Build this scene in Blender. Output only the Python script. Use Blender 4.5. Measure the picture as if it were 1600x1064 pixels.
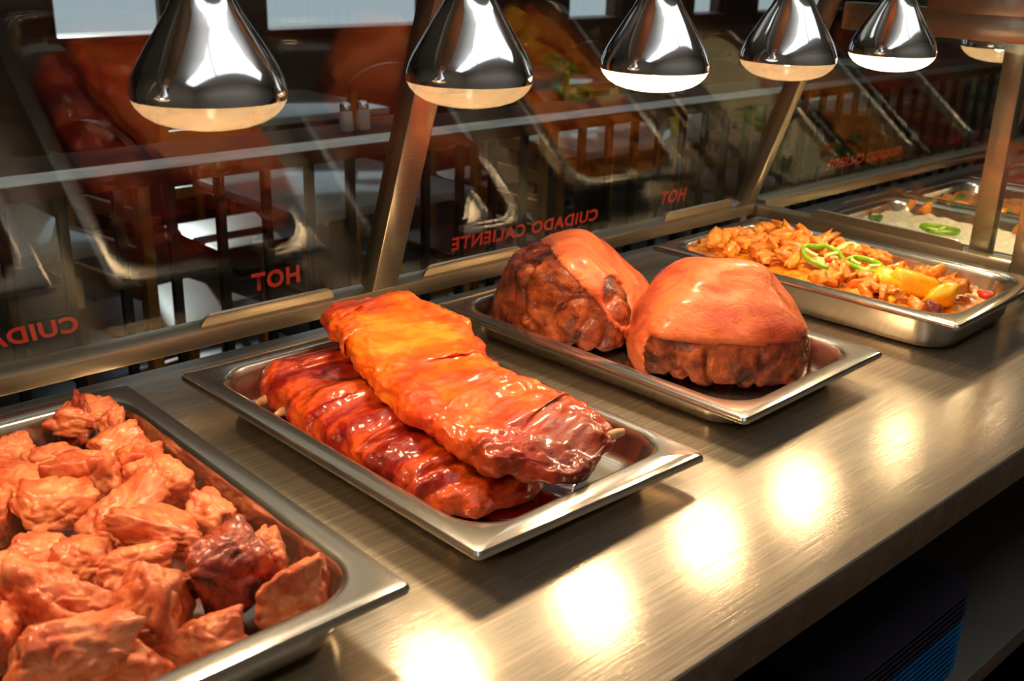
import bpy, bmesh, math, random
import numpy as np
from mathutils import Vector, Matrix

# ------------------------------------------------------------------ reset
for o in list(bpy.data.objects): bpy.data.objects.remove(o, do_unlink=True)
SC = bpy.context.scene
COL = SC.collection
R_ = math.radians
FLOOR = -0.92                      # counter top is z = 0

# ------------------------------------------------------------------ camera
cd = bpy.data.cameras.new('camera'); cam = bpy.data.objects.new('camera', cd); COL.objects.link(cam)
cam.location = (-0.6267, -0.9376, 0.5369)
cam.rotation_euler = (R_(69.507), R_(-1.551), R_(-42.717))
cd.sensor_width = 36.0; cd.lens = 1671.8 / 1600 * 36.0
cd.clip_start = 0.02; cd.clip_end = 100
cd.dof.use_dof = True; cd.dof.focus_distance = 1.25; cd.dof.aperture_fstop = 9.0
SC.camera = cam

# ------------------------------------------------------------------ world, exposure
wd = bpy.data.worlds.new('world'); SC.world = wd; wd.use_nodes = True
bg = wd.node_tree.nodes['Background']
bg.inputs[0].default_value = (0.62, 0.70, 0.82, 1); bg.inputs[1].default_value = 0.75
SC.view_settings.view_transform = 'Standard'; SC.view_settings.look = 'None'
SC.view_settings.exposure = 0.0; SC.view_settings.gamma = 1.0
SC.view_settings.use_curve_mapping = False

sund = bpy.data.lights.new('sun', 'SUN'); sund.energy = 3.6; sund.angle = R_(.6); sund.color = (.96, .98, 1.0)
sun = bpy.data.objects.new('sun', sund); COL.objects.link(sun); sun.location = (6, 12, 5)
sun.rotation_euler = Vector((-.30, -1.0, -.488)).to_track_quat('-Z', 'Y').to_euler()   # low daylight through the dining room windows

LAMP_W = 1.25                      # each heat lamp
LAMP_COL = (1.0, 0.72, 0.42)
TROFFER = 1.5                      # radiance of the kitchen ceiling lights

# ------------------------------------------------------------------ material helpers
def lin(c):
    return tuple((v/255/12.92 if v/255 <= .04045 else ((v/255+.055)/1.055)**2.4) for v in c) + (1,)
class NT:
    def __init__(s, name):
        s.m = bpy.data.materials.new(name); s.m.use_nodes = True
        s.t = s.m.node_tree; s.n = s.t.nodes
        s.b = s.n['Principled BSDF']; s.out = s.n['Material Output']
    def add(s, ty, **kw):
        n = s.n.new(ty)
        for k, v in kw.items():
            if isinstance(k, str) and hasattr(n, k): setattr(n, k, v)
        return n
    def link(s, a, b): s.t.links.new(a, b)
    def set(s, **kw):
        for k, v in kw.items(): s.b.inputs[k.replace('_', ' ')].default_value = v
        return s
    def coord(s, kind='Object', scale=(1, 1, 1), rot=(0, 0, 0)):
        tc = s.n.new('ShaderNodeTexCoord'); mp = s.n.new('ShaderNodeMapping')
        mp.inputs['Scale'].default_value = scale; mp.inputs['Rotation'].default_value = rot
        s.link(tc.outputs[kind], mp.inputs[0]); return mp.outputs[0]
    def noise(s, co, scale, detail=4, rough=.55, dist=0):
        n = s.n.new('ShaderNodeTexNoise'); n.inputs['Scale'].default_value = scale
        n.inputs['Detail'].default_value = detail; n.inputs['Roughness'].default_value = rough
        n.inputs['Distortion'].default_value = dist
        s.link(co, n.inputs['Vector']); return n.outputs['Fac']
    def ramp(s, fac, stops):
        n = s.n.new('ShaderNodeValToRGB'); e = n.color_ramp.elements
        while len(e) < len(stops): e.new(.5)
        for el, (p, c) in zip(e, stops): el.position = p; el.color = c
        s.link(fac, n.inputs[0]); return n.outputs[0]
    def mix(s, fac, a, b, mode='MIX'):
        n = s.n.new('ShaderNodeMix'); n.data_type = 'RGBA'; n.blend_type = mode
        for sock, v in ((n.inputs[0], fac), (n.inputs[6], a), (n.inputs[7], b)):
            if hasattr(v, 'links') or hasattr(v, 'is_linked'): s.link(v, sock)
            else: sock.default_value = v
        return n.outputs[2]
    def math(s, op, a, b=0.0, clamp=False):
        n = s.n.new('ShaderNodeMath'); n.operation = op; n.use_clamp = clamp
        for sock, v in ((n.inputs[0], a), (n.inputs[1], b)):
            if hasattr(v, 'is_linked'): s.link(v, sock)
            else: sock.default_value = v
        return n.outputs[0]
    def bump(s, h, strength=.3, dist=.002, prev=None):
        n = s.n.new('ShaderNodeBump'); n.inputs['Strength'].default_value = strength
        n.inputs['Distance'].default_value = dist; s.link(h, n.inputs['Height'])
        if prev is not None: s.link(prev, n.inputs['Normal'])
        return n.outputs[0]
    def base(s, c): s.link(c, s.b.inputs['Base Color'])
    def normal(s, c): s.link(c, s.b.inputs['Normal'])

def plain(name, rgb, rough=.5, metal=0, **kw):
    t = NT(name); t.set(Base_Color=lin(rgb), Roughness=rough, Metallic=metal, **kw)
    co = t.coord(); f = t.noise(co, 60, 3); c = lin(rgb)
    t.base(t.mix(f, tuple(v*.85 for v in c[:3])+(1,), tuple(min(1, v*1.12) for v in c[:3])+(1,)))
    return t.m
def steel(name, rgb=(.60, .585, .56), rough=.26, sc=(3, 240, 3), amp=.08, bump=.06, scratch=False, wide=.5, wmix=.45, streak_amp=.5):
    t = NT(name); t.set(Metallic=1.0)
    co = t.coord('Object', sc); f = t.noise(co, 3, 5, .6)
    co2 = t.coord('Object'); f2 = t.noise(co2, 7, 3)
    r = t.math('ADD', t.math('MULTIPLY', t.math('SUBTRACT', f, .5), amp*2), rough)
    r = t.math('ADD', r, t.math('MULTIPLY', t.math('SUBTRACT', f2, .5), .12))
    t.link(r, t.b.inputs['Roughness'])
    c = rgb + (1,)
    t.base(t.mix(t.math('MULTIPLY', t.math('ADD', f, f2), .5), tuple(v*.78 for v in rgb)+(1,), tuple(min(1, v*1.16) for v in rgb)+(1,)))
    h = f
    nrm = t.bump(h, bump, .0006)
    streak = f
    if scratch:
        for k, ang in enumerate((.5, 1.2, -.7, 2.2)):
            cs = t.coord('Object', (3, 130, 3), (0, 0, ang))
            sk = t.noise(cs, 2.5+k*.7, 4, .75); nrm = t.bump(sk, bump*.7, .0005, nrm)
            streak = t.math('MAXIMUM', streak, t.math('SUBTRACT', sk, .06))
    t.normal(nrm)
    # worn steel scatters light twice: a tight lobe from the polish, a wide one from the scratches
    g2 = t.n.new('ShaderNodeBsdfGlossy'); g2.inputs['Roughness'].default_value = wide; t.link(nrm, g2.inputs['Normal'])
    g2.inputs['Color'].default_value = tuple(min(1, v*1.05) for v in rgb)+(1,)
    mx = t.n.new('ShaderNodeMixShader')
    t.link(t.math('ADD', t.math('MULTIPLY', t.math('SUBTRACT', streak, .5), streak_amp), wmix, True), mx.inputs[0])
    t.link(t.b.outputs[0], mx.inputs[1]); t.link(g2.outputs[0], mx.inputs[2]); t.link(mx.outputs[0], t.out.inputs[0])
    return t.m

# ------------------------------------------------------------------ numpy noise
_rs = np.random.RandomState(7); _perm = _rs.permutation(256); _perm = np.concatenate([_perm, _perm, _perm])
_g = _rs.normal(size=(256, 3)); _g /= np.linalg.norm(_g, axis=1)[:, None]
def perlin(p):
    p = np.asarray(p, float); i = np.floor(p).astype(int); f = p-i; i &= 255
    u = f*f*f*(f*(f*6-15)+10)
    def gr(dx, dy, dz):
        h = _perm[_perm[_perm[(i[:, 0]+dx) & 255]+((i[:, 1]+dy) & 255)]+((i[:, 2]+dz) & 255)]
        return np.einsum('ij,ij->i', _g[h], f-np.array([dx, dy, dz]))
    L = lambda a, b, t: a+(b-a)*t
    x00 = L(gr(0,0,0), gr(1,0,0), u[:, 0]); x10 = L(gr(0,1,0), gr(1,1,0), u[:, 0])
    x01 = L(gr(0,0,1), gr(1,0,1), u[:, 0]); x11 = L(gr(0,1,1), gr(1,1,1), u[:, 0])
    return L(L(x00, x10, u[:, 1]), L(x01, x11, u[:, 1]), u[:, 2])
def fbm(p, oct=3):
    s = 0; a = 1.
    for k in range(oct): s = s+a*perlin(np.asarray(p)*2**k+13.7*k); a *= .5
    return s

# ------------------------------------------------------------------ mesh helpers
def mesh_obj(name, verts, faces, mat, parent=None, smooth=True, sharp=None):
    me = bpy.data.meshes.new(name)
    me.from_pydata([tuple(v) for v in verts], [], [tuple(f) for f in faces])
    me.materials.append(mat)
    if smooth:
        me.polygons.foreach_set('use_smooth', [True]*len(me.polygons))
        if sharp: me.set_sharp_from_angle(angle=R_(sharp))
    me.update()
    o = bpy.data.objects.new(name, me); COL.objects.link(o)
    if parent is not None: o.parent = parent
    return o
def bm_obj(name, bm, mat, parent=None, smooth=False, sharp=35):
    me = bpy.data.meshes.new(name); bm.to_mesh(me); bm.free(); me.materials.append(mat)
    if smooth:
        me.polygons.foreach_set('use_smooth', [True]*len(me.polygons)); me.set_sharp_from_angle(angle=R_(sharp))
    o = bpy.data.objects.new(name, me); COL.objects.link(o)
    if parent is not None: o.parent = parent
    return o
def bm_box(bm, lo, hi, bev=0.0, M=None, seg=2):
    b2 = bmesh.new(); bmesh.ops.create_cube(b2, size=1)
    lo = Vector(lo); hi = Vector(hi); s = hi-lo; c = (hi+lo)/2
    for v in b2.verts: v.co = Vector((v.co.x*s.x, v.co.y*s.y, v.co.z*s.z))+c
    if bev > 0: bmesh.ops.bevel(b2, geom=b2.edges[:], offset=bev, segments=seg, affect='EDGES', profile=.6)
    if M is not None: bmesh.ops.transform(b2, matrix=M, verts=b2.verts[:])
    me = bpy.data.meshes.new('tmp'); b2.to_mesh(me); b2.free(); bm.from_mesh(me); bpy.data.meshes.remove(me)
def box(name, lo, hi, mat, parent=None, bev=.002, M=None):
    bm = bmesh.new(); bm_box(bm, lo, hi, bev, M); return bm_obj(name, bm, mat, parent, True)
def beam(name, a, b, w, h, mat, parent=None, up=(0, 0, 1), bev=.002):
    a = Vector(a); b = Vector(b); d = b-a; L = d.length; d.normalize()
    s = d.cross(Vector(up)); s.normalize(); u = s.cross(d)
    M = Matrix(((d.x, s.x, u.x, a.x), (d.y, s.y, u.y, a.y), (d.z, s.z, u.z, a.z), (0, 0, 0, 1)))
    return box(name, (0, -w/2, -h/2), (L, w/2, h/2), mat, parent, bev, M)
def lathe(name, prof, mat, parent=None, n=48, loc=(0, 0, 0), cap=True, sharp=50):
    V = []; F = []
    for r, z in prof:
        for k in range(n):
            a = 2*math.pi*k/n; V.append((r*math.cos(a)+loc[0], r*math.sin(a)+loc[1], z+loc[2]))
    for i in range(len(prof)-1):
        for k in range(n):
            k2 = (k+1) % n; F.append((i*n+k, i*n+k2, (i+1)*n+k2, (i+1)*n+k))
    if cap:
        F.append(tuple(range(n))[::-1]); F.append(tuple(range((len(prof)-1)*n, len(prof)*n)))
    return mesh_obj(name, V, F, mat, parent, True, sharp)
def tube(name, pts, rad, mat, parent=None, n=10, closed=False):
    P = [Vector(p) for p in pts]; N = len(P); V = []; F = []
    rad = rad if hasattr(rad, '__len__') else [rad]*N
    for i, p in enumerate(P):
        if closed: d = P[(i+1) % N]-P[i-1]
        else: d = P[min(i+1, N-1)]-P[max(i-1, 0)]
        d.normalize(); ref = Vector((0, 0, 1)) if abs(d.z) < .9 else Vector((1, 0, 0))
        s = d.cross(ref); s.normalize(); u = s.cross(d)
        for k in range(n):
            a = 2*math.pi*k/n; V.append(p+rad[i]*(math.cos(a)*s+math.sin(a)*u))
    for i in range(N if closed else N-1):
        j = (i+1) % N
        for k in range(n):
            k2 = (k+1) % n; F.append((i*n+k, i*n+k2, j*n+k2, j*n+k))
    if not closed: F.append(tuple(range(n))[::-1]); F.append(tuple(range((N-1)*n, N*n)))
    return mesh_obj(name, V, F, mat, parent, True, 60)
def empty(name, loc=(0, 0, 0), rz=0):
    o = bpy.data.objects.new(name, None); COL.objects.link(o); o.location = loc; o.rotation_euler = (0, 0, rz)
    o.empty_display_size = .05; return o
def tag(o, label, cat, group=None, kind=None):
    o['label'] = label; o['category'] = cat
    if group: o['group'] = group
    if kind: o['kind'] = kind
    return o
def struct(o, label=None, cat=None):
    o['kind'] = 'structure'
    if label: o['label'] = label
    if cat: o['category'] = cat
    return o
def copy_tree(o, parent=None):
    c = o.copy(); COL.objects.link(c)
    if parent is not None: c.parent = parent
    for ch in list(o.children): copy_tree(ch, c)
    return c
_ico = {}
def ico(sub):
    if sub not in _ico:
        bm = bmesh.new(); bmesh.ops.create_icosphere(bm, subdivisions=sub, radius=1)
        bm.verts.index_update()
        V = np.array([v.co[:] for v in bm.verts]); F = np.array([[v.index for v in f.verts] for f in bm.faces]); bm.free()
        V /= np.linalg.norm(V, axis=1)[:, None]; _ico[sub] = (V, F)
    return _ico[sub]
def poly_radius(D, planes, p=9):
    s = 0
    for n, h in planes:
        n = np.array(n, float); n /= np.linalg.norm(n)
        s = s+(np.maximum(D@n, 0)/h)**p
    return s**(-1.0/p)
def normals(V, F):
    fn = np.cross(V[F[:, 1]]-V[F[:, 0]], V[F[:, 2]]-V[F[:, 0]]); N = np.zeros_like(V)
    for k in range(3): np.add.at(N, F[:, k], fn)
    return N/np.maximum(np.linalg.norm(N, axis=1), 1e-12)[:, None]
def chunk(seed, dims, sub=4, p=7, n1=.10, n2=.05, npl=11):
    """an irregular rounded lump, half sizes dims"""
    rs = np.random.RandomState(seed); D, F = ico(sub)
    pl = []
    for ax in range(3):
        for sg in (-1, 1):
            v = np.zeros(3); v[ax] = sg; v += rs.normal(scale=.22, size=3); pl.append((v, rs.uniform(.86, 1.0)))
    for _ in range(npl-6): pl.append((rs.normal(size=3), rs.uniform(.82, 1.05)))
    r = poly_radius(D, pl, p); V = D*r[:, None]
    o = rs.uniform(0, 50, 3)
    V = V*(1+n1*fbm(V*1.6+o, 2)[:, None]+n2*fbm(V*5+o, 3)[:, None])
    cre = np.abs(perlin(V*1.7+o+9)); V = V*(1-.10*np.exp(-(cre/.07)**2))[:, None]
    V = V*(1+n2*.35*fbm(V*13+o, 2)[:, None])
    return V*np.array(dims), F
def slab(name, path, width, thick, mat, parent, nu=110, nv=72, ridges=0, ridge_amp=.003, seed=1, namp=.004, skew=.3, wav=0.0):
    """a side of ribs: superelliptic tube along a path of (x,y,z); width/thick are per-station lists"""
    path = np.array(path, float); S = len(path); tt = np.linspace(0, S-1, nu)
    def itp(a):
        a = np.asarray(a, float); i = np.clip(np.floor(tt).astype(int), 0, S-2); f = (tt-i); f = f*f*(3-2*f)
        return a[i]*(1-f)[:, None]+a[i+1]*f[:, None] if a.ndim > 1 else a[i]*(1-f)+a[i+1]*f
    C = itp(path)
    for _ in range(6): C[1:-1] = (C[:-2]+2*C[1:-1]+C[2:])/4
    W = itp(width); T = itp(thick)
    u = np.linspace(0, 1, nu)
    endf = np.clip((1-np.abs(2*u-1)**9), 0, 1)**.5; endf[0] = endf[-1] = .02
    dC = np.gradient(C, axis=0); dC /= np.linalg.norm(dC, axis=1)[:, None]
    side = np.cross(dC, [0, 0, 1.]); side /= np.linalg.norm(side, axis=1)[:, None]
    up = np.cross(side, dC)
    V = np.zeros((nu, nv, 3))
    for k in range(nv):
        a = 2*math.pi*k/nv; c, s = math.cos(a), math.sin(a)
        cx = math.copysign(abs(c)**.45, c); sz = math.copysign(abs(s)**.62, s)
        rim = 1+wav*np.sin(u*math.pi*2*(ridges+.5)+1.2)*(abs(c)**4)
        hh = T*endf*sz
        if ridges and s > -.2:
            hh = hh+ridge_amp*np.sin(2*math.pi*ridges*u+skew*cx*6)*endf*min(1, s+.2)*(1-.75*abs(cx)**6)
        V[:, k] = C+side*(W*endf**.6*cx*rim)[:, None]+up*hh[:, None]
    V = V.reshape(-1, 3)
    F = []
    for i in range(nu-1):
        for k in range(nv):
            k2 = (k+1) % nv; F.append((i*nv+k, (i+1)*nv+k, (i+1)*nv+k2, i*nv+k2))
    F.append(tuple(range(nv))); F.append(tuple(range((nu-1)*nv, nu*nv))[::-1])
    Fq = np.array([f[:3] for f in F[:-2]]+[(f[0], f[2], f[3]) for f in F[:-2]])
    N = normals(V, Fq)
    d = namp*fbm(V*28+seed*7, 3)+namp*.5*fbm(V*90+seed, 2)+namp*1.4*perlin(V*11+seed)
    V = V+N*d[:, None]
    return mesh_obj(name, V, F, mat, parent)

# ------------------------------------------------------------------ materials
M = {}
M['counter'] = steel('brushed_counter_steel', (.54, .465, .36), .15, (2.0, 95, 2.0), .12, .16, True, .56, .44, 1.25)
M['steel'] = steel('stainless_frame', (.47, .395, .295), .22, (3, 90, 90), .03, .02, False, .5, .45, .25)
M['pan'] = steel('stainless_pan', (.54, .495, .43), .15, (60, 60, 4), .04, .03, False, .42, .22, .10)
M['chrome'] = NT('lamp_chrome').set(Base_Color=(.86, .86, .87, 1), Metallic=1.0, Roughness=.085).m
M['shelf'] = steel('dull_shelf_steel', (.40, .38, .33), .4, (4, 120, 120), .03, .02)
M['black'] = plain('black_iron', (16, 15, 15), .5)
M['dark'] = plain('dark_panel', (22, 20, 19), .7)
M['ceramic'] = plain('socket_ceramic', (210, 205, 195), .4)
M['redprint'] = plain('red_print', (196, 44, 34), .6)

def glass_mat(name, f0, tint=(.93, .96, .94)):
    t = NT(name); n = t.n; n.remove(t.b)
    geo = n.new('ShaderNodeNewGeometry'); dot = n.new('ShaderNodeVectorMath'); dot.operation = 'DOT_PRODUCT'
    t.link(geo.outputs['Incoming'], dot.inputs[0]); t.link(geo.outputs['Normal'], dot.inputs[1])
    c = t.math('ABSOLUTE', dot.outputs['Value']); k = t.math('POWER', t.math('SUBTRACT', 1.0, c, True), 5.0)
    f = t.math('ADD', t.math('MULTIPLY', k, 1-f0), f0, True)
    tr = n.new('ShaderNodeBsdfTransparent'); tr.inputs[0].default_value = tint+(1,)
    gl = n.new('ShaderNodeBsdfGlossy'); gl.inputs['Roughness'].default_value = .012
    mx = n.new('ShaderNodeMixShader'); t.link(f, mx.inputs[0]); t.link(tr.outputs[0], mx.inputs[1]); t.link(gl.outputs[0], mx.inputs[2])
    t.link(mx.outputs[0], t.out.inputs[0]); return t.m
M['glass'] = glass_mat('guard_glass', .044)
M['wglass'] = glass_mat('window_glass', .04)

def meat(name, stops, scale=26, char=None, char_lo=.60, char_hi=.70, rough=.38, coat=.5, bump=.45, sss=.06, rnd=.25, fine=160, stretch=(1, 1, 1), edge=None, coat_rough=.12, crust=None):
    t = NT(name); t.set(Roughness=rough, Coat_Weight=coat, Coat_Roughness=coat_rough, Subsurface_Weight=sss, Subsurface_Scale=.008, Specular_IOR_Level=.32)
    t.b.inputs['Subsurface Radius'].default_value = (1, .35, .15)
    co = t.coord('Object', stretch)
    f = t.noise(co, scale, 5, .6, .4); col = t.ramp(f, stops)
    if rnd:
        oi = t.n.new('ShaderNodeObjectInfo'); v = t.math('ADD', t.math('MULTIPLY', oi.outputs['Random'], rnd), 1-rnd*.55)
        hsv = t.n.new('ShaderNodeHueSaturation'); t.link(col, hsv.inputs['Color']); t.link(v, hsv.inputs['Value']); col = hsv.outputs[0]
    if char is not None:
        g = t.noise(co, scale*.7, 5, .65, .8)
        col = t.mix(t.ramp(g, [(char_lo, (0, 0, 0, 1)), (char_hi, (1, 1, 1, 1))]), col, char)
    if crust is not None:      # browned crust towards one end of the piece
        sp = t.n.new('ShaderNodeSeparateXYZ'); t.link(t.coord('Object'), sp.inputs[0])
        v = t.math('DIVIDE', t.math('SUBTRACT', sp.outputs[1], crust[0]), crust[1]-crust[0])
        v = t.math('ADD', v, t.math('MULTIPLY', t.math('SUBTRACT', t.noise(co, 22, 4), .5), 1.8), True)
        col = t.mix(v, col, t.mix(t.noise(co, 60, 4), crust[2], crust[3]))
    if edge is not None:
        geo = t.n.new('ShaderNodeNewGeometry')
        pt = t.math('ADD', geo.outputs['Pointiness'], t.math('MULTIPLY', t.math('SUBTRACT', t.noise(co, 45, 4), .5), .16))
        col = t.mix(t.ramp(pt, [(.50, (0, 0, 0, 1)), (.60, (.8, .8, .8, 1))]), col, edge)
    t.base(col)
    b = t.bump(t.noise(co, fine*.35, 4, .6, .5), bump, .004); b = t.bump(t.noise(co, fine*1.6, 4, .65), bump*.8, .0015, b)
    t.normal(b)
    r = t.math('ADD', t.math('MULTIPLY', t.noise(co, fine*.5, 3), .3), rough-.15, True); t.link(r, t.b.inputs['Roughness'])
    return t.m
M['chicken'] = meat('roast_chicken', [(.28, lin((140, 44, 20))), (.42, lin((202, 92, 50))), (.56, lin((232, 142, 92))), (.72, lin((182, 70, 36)))], 21, lin((112, 32, 15)), .54, .70, .46, .25, .26, .08, .22, 150, edge=lin((178, 70, 38)), coat_rough=.22)
M['chicken_dark'] = meat('charred_chicken', [(.3, lin((84, 24, 12))), (.5, lin((156, 56, 28))), (.7, lin((196, 96, 54)))], 30, lin((26, 10, 8)), .48, .60, .45, .35, .7, .05, .2, 150, coat_rough=.2)
M['rib_low'] = meat('glazed_rib_dark', [(.30, lin((84, 9, 2))), (.44, lin((142, 22, 3))), (.58, lin((204, 76, 12))), (.70, lin((112, 14, 3)))], 15, lin((44, 9, 4)), .58, .70, .42, .45, .75, .05, 0, 90, (.55, 1.5, 1), coat_rough=.07)
M['rib_top'] = meat('glazed_rib_bright', [(.26, lin((150, 26, 4))), (.40, lin((206, 62, 6))), (.56, lin((228, 98, 12))), (.68, lin((236, 138, 34))), (.78, lin((196, 54, 8)))], 11, lin((104, 22, 6)), .62, .76, .42, .5, .6, .06, 0, 80, coat_rough=.07, crust=(-.06, -.20, lin((70, 14, 6)), lin((168, 56, 16))))
M['bone'] = meat('rib_bone', [(.3, lin((170, 110, 70))), (.7, lin((222, 176, 126)))], 60, None, bump=.2, coat=.2)
M['sauce'] = NT('red_sauce').set(Base_Color=lin((110, 10, 3)), Roughness=.12, Coat_Weight=1.0).m
M['ham_skin'] = meat('ham_skin', [(.25, lin((142, 42, 22))), (.40, lin((190, 78, 42))), (.54, lin((218, 112, 62))), (.66, lin((196, 80, 48))), (.80, lin((158, 52, 30)))], 15, lin((118, 40, 18)), .60, .78, .44, .26, .9, .08, 0, 150, (1, .35, 1), coat_rough=.14)
M['ham_meat'] = meat('ham_meat', [(.28, lin((56, 16, 7))), (.42, lin((112, 38, 15))), (.58, lin((172, 80, 34))), (.74, lin((88, 28, 11)))], 22, lin((40, 17, 9)), .48, .64, .45, .3, .8, .05, 0, 140, coat_rough=.2)
M['fat'] = meat('ham_fat', [(.3, lin((206, 112, 50))), (.7, lin((232, 160, 84)))], 30, None, bump=.3, coat=.4, rnd=0)
M['stew'] = meat('stew_base', [(.3, lin((200, 90, 14))), (.5, lin((234, 138, 30))), (.7, lin((244, 180, 60)))], 34, lin((140, 50, 8)), .62, .74, .3, .5, .7, .05, 0)
M['stew_meat'] = meat('stew_meat', [(.3, lin((186, 84, 20))), (.5, lin((228, 136, 42))), (.7, lin((244, 178, 78)))], 40, lin((140, 54, 14)), .60, .74, .4, .35, .7, .05, .3)
M['potato'] = meat('stew_potato', [(.3, lin((240, 160, 12))), (.7, lin((250, 188, 30)))], 30, None, rough=.4, bump=.15, coat=.25, rnd=.12)
M['pepper'] = meat('green_pepper', [(.3, lin((96, 150, 16))), (.7, lin((150, 196, 40)))], 40, None, rough=.28, bump=.08, coat=.5, rnd=.1)
M['pepper_in'] = meat('pepper_rib', [(.3, lin((190, 208, 110))), (.7, lin((222, 226, 150)))], 40, None, rough=.4, bump=.1, coat=.3, rnd=0)
M['onion'] = meat('onion_slice', [(.3, lin((236, 214, 120))), (.7, lin((246, 232, 170)))], 30, None, rough=.3, bump=.1, coat=.4, rnd=.1)
M['redpep'] = meat('red_pepper_bit', [(.3, lin((190, 40, 16))), (.7, lin((224, 70, 30)))], 40, None, rough=.3, bump=.1, rnd=.1)
M['rice'] = meat('white_rice', [(.3, lin((206, 196, 160))), (.7, lin((240, 234, 208)))], 90, None, rough=.6, coat=.0, bump=.8, rnd=0, fine=400)
M['herb'] = meat('green_herb', [(.3, lin((60, 84, 16))), (.7, lin((120, 140, 40)))], 80, None, rough=.4, bump=.4, rnd=.2)
M['wood_red'] = plain('red_stained_wood', (82, 26, 16), .35)
M['wood_dark'] = plain('dark_ledge_wood', (52, 20, 13), .6)
M['wood'] = plain('honey_wood', (150, 100, 44), .4)
M['tabletop'] = plain('pale_laminate', (160, 163, 163), .10)
M['wall'] = plain('plaster', (196, 184, 166), .8)
M['kwall'] = plain('white_kitchen_tile', (206, 200, 188), .4)
M['wall_red'] = plain('wainscot_red_brown', (70, 32, 22), .6)
M['ceil'] = plain('ceiling_tile', (214, 212, 206), .9)
M['tile'] = plain('grey_floor_tile', (66, 68, 66), .28)
M['grout'] = plain('floor_grout', (44, 44, 42), .8)
M['ktile'] = plain('brown_quarry_tile', (96, 56, 20), .5)
M['plate_blue'] = plain('blue_plastic', (30, 92, 140), .35)
M['plate_dark'] = plain('dark_plastic', (46, 40, 52), .4)
M['yellow'] = plain('yellow_plastic', (214, 190, 20), .35)
M['shaker'] = plain('shaker_glass', (190, 190, 186), .12, 0)
M['white'] = plain('white_plastic', (226, 226, 224), .35)
M['asphalt'] = plain('outdoor_paving', (170, 172, 172), .8)

# ================================================================== THE ROOM
X0, X1, Y0, Y1, ZC = -2.6, 9.6, -2.4, 4.5, 1.95
struct(box('floor', (X0, .3, FLOOR-.05), (X1, Y1, FLOOR), M['grout'], None, 0), 'grey tiled dining room floor', 'floor')
fl = bpy.data.objects['floor']
me0 = None
TS = .40
for i in range(-1, 24):
    for j in range(0, 10):
        x, y = .2+i*TS, .42+j*TS
        if y+TS > Y1: continue
        if me0 is None:
            o = box('tile', (0, 0, 0), (TS-.008, TS-.008, .006), M['tile'], fl, .0015); me0 = o.data
        else:
            o = bpy.data.objects.new('tile', me0); COL.objects.link(o); o.parent = fl
        o.location = (x, y, FLOOR)
struct(box('floor_kitchen', (X0, Y0, FLOOR-.05), (X1, .3, FLOOR-.0005), M['ktile'], None, 0), 'brown kitchen floor behind the counter', 'floor')
struct(box('ceiling', (X0, Y0, ZC), (X1, Y1, ZC+.1), M['ceil'], None, 0), 'pale ceiling of the restaurant', 'ceiling')
struct(box('wall_left', (X0-.1, Y0, FLOOR), (X0, Y1, ZC), M['wall'], None, 0), 'plaster wall at the near end', 'wall')
struct(box('wall_right', (X1, Y0, FLOOR), (X1+.1, Y1, ZC), M['wall'], None, 0), 'plaster wall at the far end', 'wall')
struct(box('wall_kitchen', (X0, Y0-.1, FLOOR), (X1, Y0, ZC), M['kwall'], None, 0), 'white tiled wall behind the servers', 'wall')
# far wall with windows above a red-brown wainscot
SILL, HEAD = .04, 1.15
WIN = [(1.38, 2.0), (2.55, 3.72), (4.95, 5.5), (6.35, 6.75), (7.2, 8.6)]
bm = bmesh.new()
bm_box(bm, (X0, Y1, FLOOR), (X1, Y1+.16, SILL)); bm_box(bm, (X0, Y1, HEAD), (X1, Y1+.16, ZC))
xs = [X0]+[v for w in WIN for v in w]+[X1]
for k in range(0, len(xs), 2): bm_box(bm, (xs[k], Y1, SILL), (xs[k+1], Y1+.16, HEAD))
struct(bm_obj('wall_far', bm, M['wall_red']), 'red-brown far wall with windows', 'wall')
for k, (a, b) in enumerate(WIN):
    w = empty('window_%d' % (k+1), ((a+b)/2, Y1+.05, SILL)); struct(w, 'daylit window in the far dining room wall', 'window')
    hw = (b-a)/2
    for nm, lo, hi in (('sill', (-hw-.04, -.10, -.03), (hw+.04, .06, 0)), ('frame', (-hw, -.02, 0), (-hw+.04, .03, HEAD-SILL)),
                       ('frame', (hw-.04, -.02, 0), (hw, .03, HEAD-SILL)), ('frame', (-hw+.04, -.02, HEAD-SILL-.04), (hw-.04, .03, HEAD-SILL))):
        box(nm, lo, hi, M['wood_red'], w, .003)
    box('pane', (-hw+.04, .0, 0), (hw-.04, .006, HEAD-SILL-.04), M['wglass'], w, 0)
struct(box('ground_outside', (-8, Y1+.16, FLOOR-.15), (18, 16, FLOOR-.05), M['asphalt'], None, 0), 'pale paving outside the windows', 'ground')

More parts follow.
